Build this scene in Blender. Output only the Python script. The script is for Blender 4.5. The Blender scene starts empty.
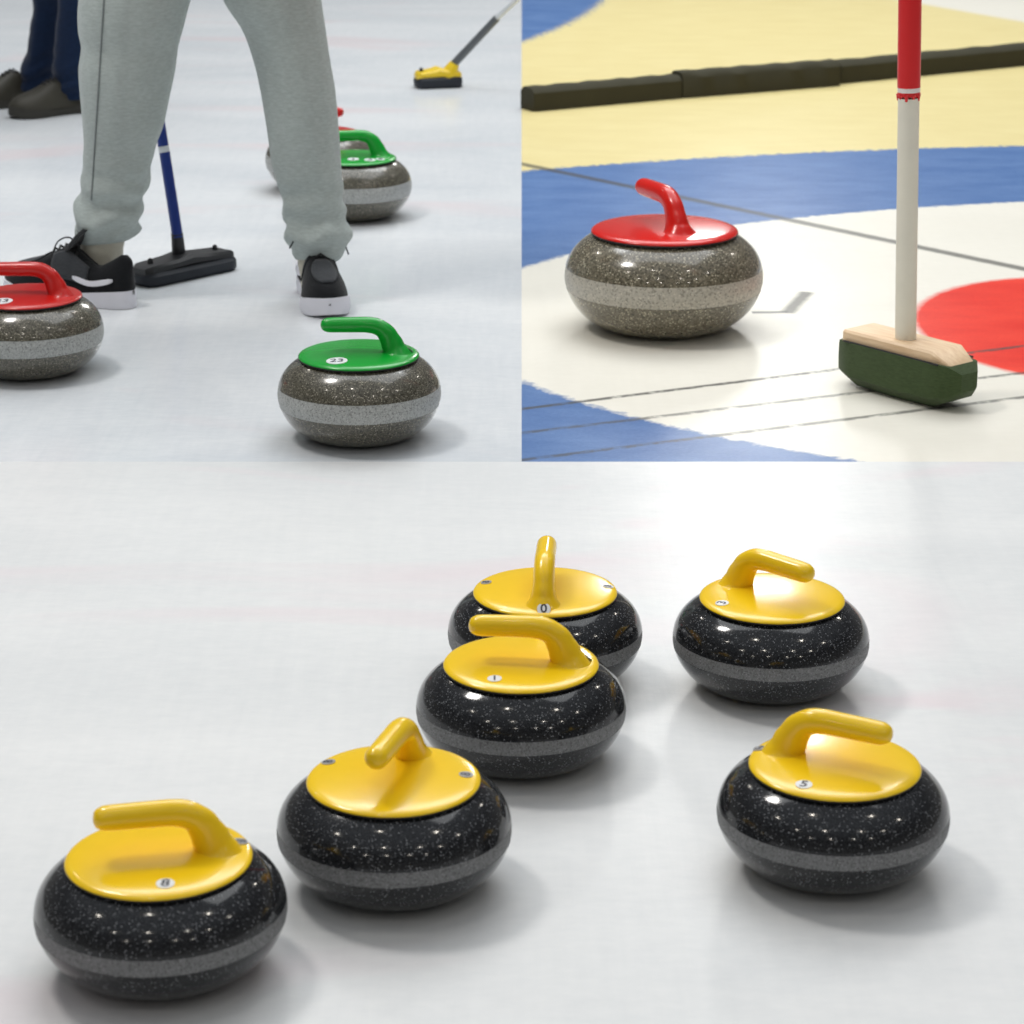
import bpy, bmesh, math, random
from mathutils import Vector, Matrix, noise
from mathutils.bvhtree import BVHTree
PI = math.pi
S = bpy.context.scene
C = S.collection
# ---------------------------------------------------------------- camera
F, PITCH, H = 2500.0, math.radians(18.1), 1.255
cd = bpy.data.cameras.new('camera')
cd.sensor_width = 36.0
cd.lens = 36.0 * F / 1024.0
cd.clip_end = 200
cd.dof.use_dof = True
cd.dof.focus_distance = 3.75
cd.dof.aperture_fstop = (cd.lens / 1000) / 0.0085
cam = bpy.data.objects.new('camera', cd)
C.objects.link(cam)
cam.location = (0, 0, H)
cam.rotation_euler = (PI / 2 - PITCH, 0, 0)
S.camera = cam
# ---------------------------------------------------------------- world (dim hall, brighter ceiling)
w = bpy.data.worlds.new('hall')
S.world = w
w.use_nodes = True
wn, wl = w.node_tree.nodes, w.node_tree.links
wn.clear()
o_ = wn.new('ShaderNodeOutputWorld'); bg = wn.new('ShaderNodeBackground')
tc = wn.new('ShaderNodeTexCoord'); sp = wn.new('ShaderNodeSeparateXYZ')
cr = wn.new('ShaderNodeValToRGB')
cr.color_ramp.elements[0].position = 0.0; cr.color_ramp.elements[0].color = (.20, .195, .185, 1)
cr.color_ramp.elements[1].position = .9; cr.color_ramp.elements[1].color = (.40, .43, .47, 1)
e = cr.color_ramp.elements.new(.16); e.color = (.16, .16, .158, 1)
e = cr.color_ramp.elements.new(.45); e.color = (.085, .088, .095, 1)
wl.new(tc.outputs['Generated'], sp.inputs[0]); wl.new(sp.outputs['Z'], cr.inputs[0])
wl.new(cr.outputs[0], bg.inputs[0]); wl.new(bg.outputs[0], o_.inputs[0])
bg.inputs[1].default_value = 1.0
# ---------------------------------------------------------------- lights
def lamp(name, kind, loc, energy, color=(1, 1, 1), target=None, **kw):
    l = bpy.data.lights.new(name, kind); l.energy = energy; l.color = color
    for k, v in kw.items(): setattr(l, k, v)
    o = bpy.data.objects.new(name, l); C.objects.link(o); o.location = loc
    if target is not None:
        o.rotation_euler = (Vector(target) - Vector(loc)).to_track_quat('-Z', 'Y').to_euler()
    return o
lamp('ceiling_floodlight', 'AREA', (-2.1, 4.5, 4.2), 76, (1, .965, .92), (0.1, 3.4, 0), shape='DISK', size=.85)
lamp('overhead_fill', 'AREA', (0.3, 6.5, 6.0), 205, (.96, .985, 1), (0.2, 5.9, 0), shape='RECTANGLE', size=6.5, size_y=4.5)  # unseen broad fill, enlarged to soften the shadows
lamp('overhead_fill', 'AREA', (0.3, 10.2, 6.6), 370, (.97, .99, 1), (0.3, 10.0, 0), shape='RECTANGLE', size=6, size_y=4)  # second fill, added to lift the dim far ice
lamp('hall_end_light', 'AREA', (1.2, 11.9, 2.85), 42, (1, .99, .95), (.3, 3.4, .1), shape='RECTANGLE', size=.6, size_y=.9)
for lx in (-4.2, -.9, 2.6, 5.6):
    for ly in (-5.5, -1.6, 2.0, 9.5):
        lamp('hall_lamp', 'POINT', (lx, ly, 5.2), 36, (1, .93, .82), shadow_soft_size=.115)
# ---------------------------------------------------------------- exposure
S.view_settings.view_transform = 'Standard'
S.view_settings.look = 'None'
S.view_settings.exposure = -0.13
S.view_settings.gamma = 1.0
S.view_settings.use_curve_mapping = False

# ---------------------------------------------------------------- helpers
def gp(x, y, z=0.0):
    """ground (or height z) point seen at photo pixel x, y"""
    u, v = (x - 512) / F, (y - 512) / F
    d = Vector((u, math.cos(PITCH) - v * math.sin(PITCH), -math.sin(PITCH) - v * math.cos(PITCH)))
    return Vector((0, 0, H)) + d * ((z - H) / d.z)
def yp(x, y, Y):
    u, v = (x - 512) / F, (y - 512) / F
    d = Vector((u, math.cos(PITCH) - v * math.sin(PITCH), -math.sin(PITCH) - v * math.cos(PITCH)))
    return Vector((0, 0, H)) + d * (Y / d.y)
def smooth(me):
    for p in me.polygons: p.use_smooth = True
def build(name, bm, mat, parent=None, sharp=None, loc=None):
    bmesh.ops.recalc_face_normals(bm, faces=bm.faces)
    me = bpy.data.meshes.new(name); bm.to_mesh(me); bm.free(); smooth(me)
    if sharp: me.set_sharp_from_angle(angle=math.radians(sharp))
    if mat: me.materials.append(mat)
    o = bpy.data.objects.new(name, me); C.objects.link(o)
    if parent: o.parent = parent
    if loc is not None: o.location = loc
    return o
def thing(name, label, cat, loc=(0, 0, 0), rz=0, group=None):
    o = bpy.data.objects.new(name, None); C.objects.link(o)
    o.empty_display_size = .05
    o.location = loc; o.rotation_euler = (0, 0, rz)
    o['label'] = label; o['category'] = cat
    if group: o['group'] = group
    return o
def tag(o, label, cat, group=None):
    o['label'] = label; o['category'] = cat
    if group: o['group'] = group
    return o
def cring(bm, pts):
    return [bm.verts.new(p) for p in pts]
def skin_rings(bm, rings, cap=True):
    for a, b in zip(rings[:-1], rings[1:]):
        n = len(a)
        for i in range(n): bm.faces.new((a[i], a[(i + 1) % n], b[(i + 1) % n], b[i]))
    if cap:
        bm.faces.new(rings[0]); bm.faces.new(list(reversed(rings[-1])))
def lathe(bm, prof, n=64, close=False):
    rings = []
    for r, z in prof:
        if r < 1e-6: rings.append([bm.verts.new((0, 0, z))])
        else: rings.append([bm.verts.new((r * math.cos(2 * PI * i / n), r * math.sin(2 * PI * i / n), z)) for i in range(n)])
    pairs = list(zip(rings[:-1], rings[1:]))
    if close: pairs.append((rings[-1], rings[0]))
    for a, b in pairs:
        for i in range(n):
            j = (i + 1) % n
            if len(a) == 1 and len(b) == 1: continue
            if len(a) == 1: bm.faces.new((a[0], b[i], b[j]))
            elif len(b) == 1: bm.faces.new((a[i], a[j], b[0]))
            else: bm.faces.new((a[i], a[j], b[j], b[i]))
def catmull(P, n=4):
    out = []
    for i in range(len(P) - 1):
        p0 = P[max(i - 1, 0)]; p1 = P[i]; p2 = P[i + 1]; p3 = P[min(i + 2, len(P) - 1)]
        for k in range(n):
            t = k / n
            out.append(tuple(.5 * ((2 * b) + (-a + c) * t + (2 * a - 5 * b + 4 * c - d) * t * t + (-a + 3 * b - 3 * c + d) * t ** 3) for a, b, c, d in zip(p0, p1, p2, p3)))
    out.append(tuple(P[-1]))
    return out
def tube(bm, pts, rad, n=12, sq=1.0):
    """round tube through points, radius constant or per point"""
    pts = [Vector(p) for p in pts]
    if not isinstance(rad, (list, tuple)): rad = [rad] * len(pts)
    rings = []; up = None
    for i, p in enumerate(pts):
        t = (pts[min(i + 1, len(pts) - 1)] - pts[max(i - 1, 0)]).normalized()
        if up is None:
            up = Vector((0, 0, 1)) if abs(t.z) < .8 else Vector((0, 1, 0))
        s = t.cross(up).normalized(); up = s.cross(t).normalized()
        rings.append(cring(bm, [p + rad[i] * (math.cos(2 * PI * k / n) * s + sq * math.sin(2 * PI * k / n) * up) for k in range(n)]))
    skin_rings(bm, rings)
def cappedtube(bm, a, b, ra, rb, n=14):
    a, b = Vector(a), Vector(b); t = (b - a).normalized()
    pts = [a - t * ra * c for c in (.98, .85, .5)] + [a, b] + [b + t * rb * c for c in (.5, .85, .98)]
    rr = [ra * .18, ra * .52, ra * .866, ra, rb, rb * .866, rb * .52, rb * .18]
    tube(bm, pts, rr, n)
def box(bm, c, s, rot=None):
    m = Matrix.Translation(Vector(c)) @ (rot.to_4x4() if rot else Matrix.Identity(4)) @ Matrix.Diagonal(Vector((s[0], s[1], s[2], 1)))
    return bmesh.ops.create_cube(bm, size=1, matrix=m)['verts']
def remesh(o, vs, sm=6):
    m = o.modifiers.new('remesh', 'REMESH'); m.mode = 'VOXEL'; m.voxel_size = vs; m.use_smooth_shade = True
    m = o.modifiers.new('smooth', 'SMOOTH'); m.iterations = sm; m.factor = .5

# ---------------------------------------------------------------- materials
class NT:
    def __init__(s, name):
        s.m = bpy.data.materials.new(name); s.m.use_nodes = True
        s.n = s.m.node_tree.nodes; s.l = s.m.node_tree.links
        s.b = s.n['Principled BSDF']
    def mk(s, t, **kw):
        x = s.n.new(t)
        for k, v in kw.items():
            if hasattr(x, k): setattr(x, k, v)
        return x
    def put(s, sock, v):
        if isinstance(v, bpy.types.NodeSocket): s.l.new(v, sock)
        else: sock.default_value = v
    def math(s, op, a, b=0.0, c=None):
        x = s.n.new('ShaderNodeMath'); x.operation = op
        s.put(x.inputs[0], a); s.put(x.inputs[1], b)
        if c is not None: s.put(x.inputs[2], c)
        return x.outputs[0]
    def mix(s, f, a, b):
        x = s.n.new('ShaderNodeMix'); x.data_type = 'RGBA'
        s.put(x.inputs[0], f)
        s.put(x.inputs[6], (*a, 1) if isinstance(a, tuple) else a); s.put(x.inputs[7], (*b, 1) if isinstance(b, tuple) else b)
        return x.outputs[2]
    def noise(s, scale, detail=4, rough=.5, vec=None, dist=0):
        x = s.n.new('ShaderNodeTexNoise'); x.inputs['Scale'].default_value = scale; x.inputs['Detail'].default_value = detail
        x.inputs['Roughness'].default_value = rough; x.inputs['Distortion'].default_value = dist
        if vec is not None: s.l.new(vec, x.inputs['Vector'])
        return x.outputs['Fac']
    def step(s, v, a, b):
        x = s.n.new('ShaderNodeMapRange'); s.put(x.inputs[0], v); x.inputs[1].default_value = a; x.inputs[2].default_value = b
        return x.outputs[0]
    def coord(s, which='Object'):
        return s.n.new('ShaderNodeTexCoord').outputs[which]
    def pos(s):
        return s.n.new('ShaderNodeNewGeometry').outputs['Position']
    def bump(s, h, strength, dist=.01):
        x = s.n.new('ShaderNodeBump'); x.inputs['Strength'].default_value = strength; x.inputs['Distance'].default_value = dist
        s.l.new(h, x.inputs['Height']); s.l.new(x.outputs[0], s.b.inputs['Normal'])
    def set(s, **kw):
        for k, v in kw.items():
            s.put(s.b.inputs[k.replace('_', ' ')], (*v, 1) if isinstance(v, tuple) and len(v) == 3 else v)
def plain(name, col, rough=.5, spec=.5, coat=0, var=0.0, scale=20, metal=0):
    t = NT(name); t.set(Roughness=rough, Specular_IOR_Level=spec, Coat_Weight=coat, Coat_Roughness=.08, Metallic=metal)
    if var:
        n = t.noise(scale, 5, .6, t.coord())
        t.set(Base_Color=t.mix(n, tuple(c * (1 - var) for c in col), tuple(min(1, c * (1 + var)) for c in col)))
    else: t.set(Base_Color=col)
    return t.m
def fabric(name, col, var, scale, bs=.3):
    t = NT(name); v = t.coord()
    mp = t.n.new('ShaderNodeMapping'); mp.inputs['Scale'].default_value = (1, 1, 3.5); t.l.new(v, mp.inputs[0])
    n = t.noise(scale, 6, .7, mp.outputs[0]); n2 = t.noise(6, 3, .5, v)
    n3 = t.math('ADD', t.math('MULTIPLY', n, .75), t.math('MULTIPLY', n2, .25))
    f = t.step(n3, .3, .7)
    t.set(Base_Color=t.mix(f, tuple(c * (1 - var) for c in col), tuple(min(1, c * (1 + var)) for c in col)), Roughness=.95, Specular_IOR_Level=.15, Sheen_Weight=.15)
    t.bump(n, bs, .003)
    return t.m
def granite(name, base, mid, fleck, sc, amt, rough, spec=.5, coat=0.6, top=None):
    """speckled stone; three grain sizes"""
    t = NT(name); v = t.coord()
    a = t.noise(sc * 1.0, 6, .75, v); b = t.noise(sc * 2.6, 3, .7, v)
    vo = t.n.new('ShaderNodeTexVoronoi'); vo.inputs['Scale'].default_value = sc * 1.5; vo.inputs['Randomness'].default_value = 1
    t.l.new(v, vo.inputs['Vector'])
    cellr = t.n.new('ShaderNodeSeparateColor'); t.l.new(vo.outputs['Color'], cellr.inputs[0])
    col = t.mix(t.step(a, .40, .62), base, mid)
    f1 = t.math('MULTIPLY', t.step(cellr.outputs[0], 1 - amt, 1 - amt * .6), t.step(vo.outputs['Distance'], .55, .3))
    col = t.mix(t.math('MULTIPLY', f1, .85), col, fleck)
    f2 = t.step(b, .60, .72)
    col = t.mix(t.math('MULTIPLY', f2, amt * 1.6), col, fleck)
    f3 = t.math('MULTIPLY', t.step(cellr.outputs[1], .75, .85), .55)
    col = t.mix(f3, col, tuple(c * .35 for c in base))
    t.set(Base_Color=col, Roughness=rough, Specular_IOR_Level=spec, Coat_Weight=coat, Coat_Roughness=.03)
    return t.m
M = {}
M['gr_black'] = granite('black_granite', (.006, .0065, .0075), (.026, .027, .030), (.36, .37, .39), 420, .14, .12, .35, .35)
M['band_black'] = granite('grey_frosted_band', (.17, .172, .175), (.25, .253, .255), (.40, .40, .40), 420, .2, .5, .2, 0)
M['gr_brown'] = granite('olive_granite', (.045, .042, .030), (.155, .143, .108), (.48, .44, .34), 300, .24, .22, .5, .6)
M['band_brown'] = granite('pale_frosted_band', (.34, .35, .34), (.50, .515, .50), (.62, .62, .60), 300, .25, .5, .3, .1)
M['gr_tan'] = granite('tan_granite', (.075, .066, .044), (.23, .20, .14), (.66, .60, .44), 190, .28, .2, .5, .6)
M['band_tan'] = granite('tan_frosted_band', (.42, .39, .33), (.56, .525, .45), (.70, .66, .56), 190, .22, .42, .3, .15)
def plastic(name, col, rough=.25):
    t = NT(name); n = t.noise(60, 3, .5, t.coord())
    t.set(Base_Color=t.mix(n, tuple(c * .97 for c in col), tuple(min(1, c * 1.03) for c in col)), Roughness=rough, Specular_IOR_Level=.45, Coat_Weight=.15, Coat_Roughness=.08)
    return t.m
M['yellow'] = plastic('yellow_plastic', (.97, .63, .010), .21)
M['green'] = plastic('green_plastic', (.002, .34, .030), .26)
M['red'] = plastic('red_plastic', (.56, .010, .007), .28)
M['scarlet'] = plastic('scarlet_plastic', (.66, .010, .005), .22)
M['seam'] = plain('dark_rubber_seam', (.012, .012, .012), .6)
M['white_sticker'] = plain('white_sticker', (.80, .82, .84), .35)
M['grey_sticker'] = plain('grey_sticker', (.36, .36, .37), .3)
M['ink'] = plain('dark_ink', (.015, .017, .035), .5)

# ---------------------------------------------------------------- ice
def ice(name, lo, hi, pink, pamt, rough, house=False):
    t = NT(name); p = t.pos()
    mp = t.n.new('ShaderNodeMapping'); mp.inputs['Scale'].default_value = (1.0, 2.2, 1); mp.inputs['Rotation'].default_value = (0, 0, .35)
    t.l.new(p, mp.inputs[0])
    big = t.noise(1.1, 4, .55, mp.outputs[0], .6); fine = t.noise(26, 6, .65, mp.outputs[0])
    scratch = t.n.new('ShaderNodeMapping'); scratch.inputs['Scale'].default_value = (60, 5, 1); scratch.inputs['Rotation'].default_value = (0, 0, 1.05)
    t.l.new(p, scratch.inputs[0])
    sc = t.noise(1, 3, .6, scratch.outputs[0])
    f = t.math('ADD', t.math('MULTIPLY', big, .55), t.math('ADD', t.math('MULTIPLY', fine, .3), t.math('MULTIPLY', sc, .15)))
    col = t.mix(t.step(f, .36, .64), lo, hi)
    pk = t.noise(.9, 3, .5, mp.outputs[0], 1.2)
    col = t.mix(t.math('MULTIPLY', t.step(pk, .56, .72), pamt), col, pink)
    if house:
        sx = t.n.new('ShaderNodeSeparateXYZ'); t.l.new(p, sx.inputs[0]); X, Y = sx.outputs[0], sx.outputs[1]
        wob = t.math('MULTIPLY', t.math('SUBTRACT', t.noise(45, 3, .6, p), .5), .03)
        def disc(cx, cy, rx, ry, soft=.012, ang=0.0):
            dx = t.math('SUBTRACT', X, cx); dy = t.math('SUBTRACT', Y, cy)
            ca, sa = math.cos(ang), math.sin(ang)
            u = t.math('ADD', t.math('MULTIPLY', dx, ca / rx), t.math('MULTIPLY', dy, sa / rx))
            v = t.math('ADD', t.math('MULTIPLY', dx, -sa / ry), t.math('MULTIPLY', dy, ca / ry))
            r = t.math('SQRT', t.math('ADD', t.math('MULTIPLY', u, u), t.math('MULTIPLY', v, v)))
            r = t.math('ADD', r, wob)
            return t.step(r, 1 + soft / rx, 1 - soft / rx)
        blot = t.noise(5, 5, .65, mp.outputs[0]); grain = t.noise(120, 3, .6, mp.outputs[0])
        g2 = t.math('ADD', t.math('MULTIPLY', blot, .6), t.math('MULTIPLY', grain, .4))
        yel = t.mix(t.step(g2, .35, .65), (.75, .63, .29), (.83, .72, .37))
        blu = t.mix(t.step(g2, .36, .64), (.050, .135, .35), (.13, .235, .47))
        redc = t.mix(t.step(g2, .36, .64), (.74, .018, .008), (.90, .06, .03))
        white = col
        # white sheet beyond the far edge of the yellow apron
        a, b = Vector((1.806, 10.716)), Vector((2.066, 10.205)); d = (b - a).normalized(); n = Vector((-d.y, d.x))
        if n.y < 0: n = -n
        off = t.math('SUBTRACT', t.math('ADD', t.math('MULTIPLY', X, n.x), t.math('MULTIPLY', Y, n.y)), n.dot(a))
        base = t.mix(t.step(off, -.03, .03), yel, white)
        base = t.mix(disc(-5.715, 11.815, 6.167, 6.167, .02), base, blu)
        base = t.mix(disc(*HOUSE['blue']), base, blu)
        base = t.mix(disc(*HOUSE['white']), base, white)
        base = t.mix(disc(*HOUSE['red']), base, redc)
        brk = t.noise(28, 4, .7, p)
        def line(p0, p1, wd, lo_, seg=False, dark=(.07, .07, .065), op=.8):
            nonlocal base
            a, b = gp(*p0).xy, gp(*p1).xy; d = (b - a).normalized(); n = Vector((-d.y, d.x))
            ds = t.math('ABSOLUTE', t.math('ADD', t.math('ADD', t.math('MULTIPLY', X, n.x), t.math('MULTIPLY', Y, n.y)), t.math('SUBTRACT', t.math('MULTIPLY', t.math('SUBTRACT', brk, .5), .012), n.dot(a))))
            m = t.math('MULTIPLY', t.step(ds, wd, wd * .35), t.step(brk, lo_ - .12, lo_ + .1))
            if seg:
                al = t.math('ADD', t.math('MULTIPLY', X, d.x), t.math('MULTIPLY', Y, d.y))
                m = t.math('MULTIPLY', m, t.math('MULTIPLY', t.math('GREATER_THAN', al, d.dot(a)), t.math('LESS_THAN', al, d.dot(b))))
            base = t.mix(t.math('MULTIPLY', m, op), base, dark)
        line((521, 409), (832, 370), .011, .42, op=.9)
        line((521, 433), (863, 392), .011, .43, op=.75)
        line((521, 460), (1024, 397), .011, .42, op=.75)
        line((522, 164), (1024, 269), .026, .25, op=.8)
        line((752, 312.5), (788, 312), .014, .2, True, op=.9)
        line((787, 313), (807, 292), .022, .2, True, op=.85)
        # rubbed, speckled paint near the lines
        col = base
    t.set(Base_Color=col, Roughness=rough, Specular_IOR_Level=.20 if house else .26)
    t.bump(t.math('ADD', fine, t.math('MULTIPLY', sc, .6)), .10, .004)
    return t.m
HOUSE = {'blue': (2.0225, 4.3348, 3.8255, 2.984, .012), 'white': (2.0757, 5.1443, 2.2035, 1.3781, .012), 'red': (1.22, 5.0772, .374, .476, .01)}
M['ice_front'] = ice('ice_front', (.69, .705, .71), (.80, .805, .80), (.76, .65, .68), .75, .33)  # the three ice tints also carry each zone's lighting in their colour
M['ice_left'] = ice('ice_left', (.64, .675, .71), (.79, .81, .825), (.77, .66, .68), .6, .17)
M['ice_house'] = ice('ice_house', (.80, .77, .68), (.86, .83, .74), (.84, .78, .68), .3, .34, True)
def sheet(name, pts, mat, label):
    bm = bmesh.new()
    top = [bm.verts.new((x, y, 0)) for x, y in pts]; bot = [bm.verts.new((x, y, -.06)) for x, y in pts]
    bm.faces.new(top); bm.faces.new(list(reversed(bot)))
    n = len(pts)
    for i in range(n): bm.faces.new((top[i], bot[i], bot[(i + 1) % n], top[(i + 1) % n]))
    o = build(name, bm, mat, sharp=30); o['kind'] = 'structure'; o['label'] = label
    return o
b0 = gp(521.6, 461.7).xy; t0 = gp(521.6, 0).xy
dd = (t0 - b0).normalized(); far = b0 + dd * 30
sheet('floor', [(-12, -8), (12, -8), (12, b0.y), (-12, b0.y)], M['ice_front'], 'smooth pale grey-white curling ice in the foreground')
sheet('floor', [(-12, b0.y), (b0.x, b0.y), (far.x, far.y), (-12, far.y)], M['ice_left'], 'cool bluish white curling ice at the back left')
sheet('floor', [(b0.x, b0.y), (12, b0.y), (12, far.y), (far.x, far.y)], M['ice_house'], 'painted ice with yellow apron and blue, white and red house rings')

# ---------------------------------------------------------------- curling stones
W, G = 'white_sticker', 'grey_sticker'
def zlid(r):
    """height of the plastic cap above its rim plane, in stone diameters"""
    pr = [(0, .030), (.12, .0285), (.20, .0255), (.27, .0215), (.32, .0175), (.35, .012), (.364, .005), (.37, 0)]
    for (a, za), (b, zb) in zip(pr[:-1], pr[1:]):
        if r <= b: return za + (zb - za) * (r - a) / (b - a)
    return 0
def curling_stone(px, py, D, mats, post, label, stickers, bh=.062, group=None, zk=1.0, gt=1.0, hs=0.0, hz=1.0):
    rock, band, cap, = mats
    g = gp(px, py, .228 * D)
    t = thing('curling_stone', label, 'curling stone', (g.x, g.y, 0), math.radians(post), group)
    RIM = .512 * zk
    zc = .268 * zk; z0, z1 = zc - bh, zc + bh
    outer = [(.222, .001), (.235, .004), (.30, .015), (.355, .038), (.405, .075), (.445, .12), (.474, .17), (.491, .215), (.499, .25), (.5, .275), (.499, .295), (.495, .32), (.487, .350), (.474, .380), (.456, .409), (.433, .435), (.407, .458), (.385, .473), (.365, .485), (.35, .493)]
    full = [(r, z * zk) for r, z in catmull(outer, 3)]
    def rad(z):
        for (a, za), (b, zb) in zip(full[:-1], full[1:]):
            if za <= z <= zb: return a + (b - a) * (z - za) / (zb - za)
        return .5
    low = [q for q in full if q[1] < z0 - .002]; hi = [q for q in full if q[1] > z1 + .002]
    pr = [(0, .022), (.17, .022), (.195, .018), (.205, .004), (.212, 0)] + low + [(rad(z0), z0), (.46, z0 + .001), (.46, z1 - .001), (rad(z1), z1)] + hi + [(.30, .497 * zk), (0, .497 * zk)]
    bm = bmesh.new(); lathe(bm, [(r * D, z * D) for r, z in pr], 96)
    build('granite_body', bm, rock, t, 40)
    bm = bmesh.new()
    N = 8
    pb = [(rad(z0 + (z1 - z0) * i / N) - .0008, z0 + (z1 - z0) * i / N) for i in range(N + 1)]
    pb = [(.465, z0)] + pb + [(.465, z1)]
    lathe(bm, [(r * D, z * D) for r, z in pb], 96, True)
    build('striking_band', bm, band, t, 50)
    bm = bmesh.new(); lathe(bm, [(0, (RIM - .012) * D), (.366 * D, (RIM - .014) * D), (.369 * D, (RIM - .009) * D), (.366 * D, (RIM - .003) * D), (0, (RIM - .003) * D)], 96)
    build('seam_ring', bm, M['seam'], t, 40)
    bm = bmesh.new()
    cp = catmull([(0, 0.030), (.12, .0285), (.20, .0255), (.27, .0215), (.32, .0175), (.348, .0125), (.362, .006), (.368, -.001), (.366, -.005)], 3)
    lathe(bm, [(r * D, (RIM + z) * D) for r, z in cp] + [(0, (RIM - .005) * D)], 96)
    cap_tree = BVHTree.FromBMesh(bm)
    build('cap', bm, cap, t, 50)
    # gooseneck handle: one swept form from flared foot over the bend to the rounded tip
    P = [(.226, .008, .114, .112), (.225, .014, .100, .094), (.222, .026, .084, .076), (.215, .048, .071, .062), (.203, .080, .0615, .054), (.188, .112, .0555, .0495), (.171, .142, .053, .048),
         (.146, .168, .052, .0475), (.108, .1885, .0505, .048), (.055, .1965, .0485, .048), (0, .1965, .0475, .0475), (-.10, .194, .0465, .047), (-.175, .192, .045, .046), (-.202, .1915, .039, .041), (-.2205, .191, .027, .028), (-.228, .191, .009, .009)]
    P = [(x, z, hw * (gt if z > .06 else 1 + (gt - 1) * z / .06), hl * (gt if z > .06 else 1 + (gt - 1) * z / .06)) for x, z, hw, hl in P]
    P = [(x - hs - (.02 * (gt - 1) / .12 if x < -.05 else 0), z * (hz if z > .03 else 1), hw * (1.10 if .06 < z < .16 else 1), hl) for x, z, hw, hl in P]
    Q = catmull(P, 4); bm = bmesh.new(); rings = []; n = 28
    for i, (x, z, hw, hl) in enumerate(Q):
        a = Q[max(i - 1, 0)]; b = Q[min(i + 1, len(Q) - 1)]
        tx, tz = b[0] - a[0], b[1] - a[1]; L = math.hypot(tx, tz); tx /= L; tz /= L
        k = min(1, i / 10)                      # foot rings lie parallel to the cap
        nx, nz = (1 - k) * -1 + k * -tz, k * tx
        L = math.hypot(nx, nz); nx /= L; nz /= L
        rings.append(cring(bm, [Vector(((x + nx * hw * math.cos(2 * PI * j / n)) * D, hl * math.sin(2 * PI * j / n) * D, (RIM + z + nz * hw * math.cos(2 * PI * j / n)) * D)) for j in range(n)]))
    skin_rings(bm, rings)
    # foot follows the dome of the cap and never leaves the rim
    for v in bm.verts:
        r = math.hypot(v.co.x, v.co.y) / D; zz = v.co.z / D - RIM
        if zz < .06:
            lim = .350
            if r > lim: v.co.x *= lim / r; v.co.y *= lim / r; r = lim
            wgt = max(0, 1 - (zz - .010) / .03)
            v.co.z = (RIM + zz + wgt * (zlid(r) - .022)) * D
    bmesh.ops.recalc_face_normals(bm, faces=bm.faces); foot_tree = BVHTree.FromBMesh(bm)
    build('handle', bm, cap, t, 60)
    for ang, rr, sr, txt, mat, rot in stickers:
        a = math.radians(ang - post); r = rr * .368
        x, y = r * math.cos(a), r * math.sin(a)
        zs = []
        for ox, oy in ((0, 0), (sr * .8, 0), (-sr * .8, 0), (0, sr * .8), (0, -sr * .8)):
            best = RIM * D
            for tree in (cap_tree, foot_tree):
                hit = tree.ray_cast(Vector(((x + ox) * D, (y + oy) * D, (RIM + .085) * D)), Vector((0, 0, -1)))
                if hit[0] is not None and hit[0].z > best: best = hit[0].z
            zs.append(best)
        sl = (zlid(r + .01) - zlid(r - .01)) / .02
        nrm = Vector((-sl * math.cos(a), -sl * math.sin(a), 1)).normalized()
        zc_ = zs[0]
        if zs[0] > (RIM + zlid(r) + .001) * D:
            nrm = Vector((-(zs[1] - zs[2]) / (1.6 * sr * D), -(zs[3] - zs[4]) / (1.6 * sr * D), 1)).normalized(); zc_ = max(zs[0], sum(zs[1:]) / 4)
        q = Vector((0, 0, 1)).rotation_difference(nrm).to_matrix() @ Matrix.Rotation(math.radians(rot - post), 3, 'Z')
        bm = bmesh.new(); lathe(bm, [(0, -.004 * D), (sr * D, -.004 * D), (sr * D, .0012 * D), (0, .0014 * D)], 24)
        so = build('number_sticker', bm, M[mat], t, 40, (x * D, y * D, zc_ + .0015 * D))
        so.rotation_euler = q.to_euler()
        if mat == 'grey_sticker': so['label'] = 'small grey number sticker'
        cu = bpy.data.curves.new('digit', 'FONT'); cu.body = txt; cu.size = sr * D * (2.0 if len(txt) == 1 else 1.35); cu.align_x = 'CENTER'; cu.align_y = 'CENTER'; cu.extrude = .0006 * D; cu.offset = .0010 * D
        to = bpy.data.objects.new('digit', cu); C.objects.link(to)
        me = bpy.data.meshes.new_from_object(to.evaluated_get(bpy.context.evaluated_depsgraph_get()))
        bpy.data.objects.remove(to)
        me.materials.clear(); me.materials.append(M['ink'])
        do = bpy.data.objects.new('digit', me); C.objects.link(do); do.parent = so; do.location = (0, 0, .0018 * D)
    return t
D3, D1, D2 = .26, .290, .412
BK = (M['gr_black'], M['band_black'], M['yellow'])
gY = 'black granite curling stones with yellow caps'
curling_stone(161.5, 913.5, D3, BK, 9, 'black curling stone with yellow handle nearest the bottom left corner', [(-77, .75, .036, '8', W, 0), (20, .9, .03, '8', G, -60)], .035, gY, .922, 1.12, 0, .965)
curling_stone(394.5, 832.5, D3, BK, 73, 'black curling stone with yellow handle pointing at the viewer, second from the left', [(153, .87, .03, '8', G, 70), (2, .83, .03, '8', G, 80)], .035, gY, .922, 1.12, 0, .965)
curling_stone(521, 711.5, D3, BK, -7, 'black curling stone, its yellow handle overlapping the stone right behind it', [(243, .74, .034, '1', W, 0), (2, .84, .032, '0', G, -60)], .035, gY, .922, 1.12, 0, .965)
curling_stone(545, 636.5, D3, BK, -93, 'rearmost black curling stone partly hidden behind another yellow-handled stone', [(-92, .885, .034, '0', W, 0), (163, .86, .028, '8', G, 60), (6, .88, .028, '8', G, 100)], .035, gY, .922, 1.12, 0, .965)
curling_stone(770.5, 643, D3, BK, 136, 'black curling stone at the far right back with white glare on its yellow cap', [(206, .80, .034, '3', W, 60)], .035, gY, .922, 1.12, 0, .965)
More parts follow.
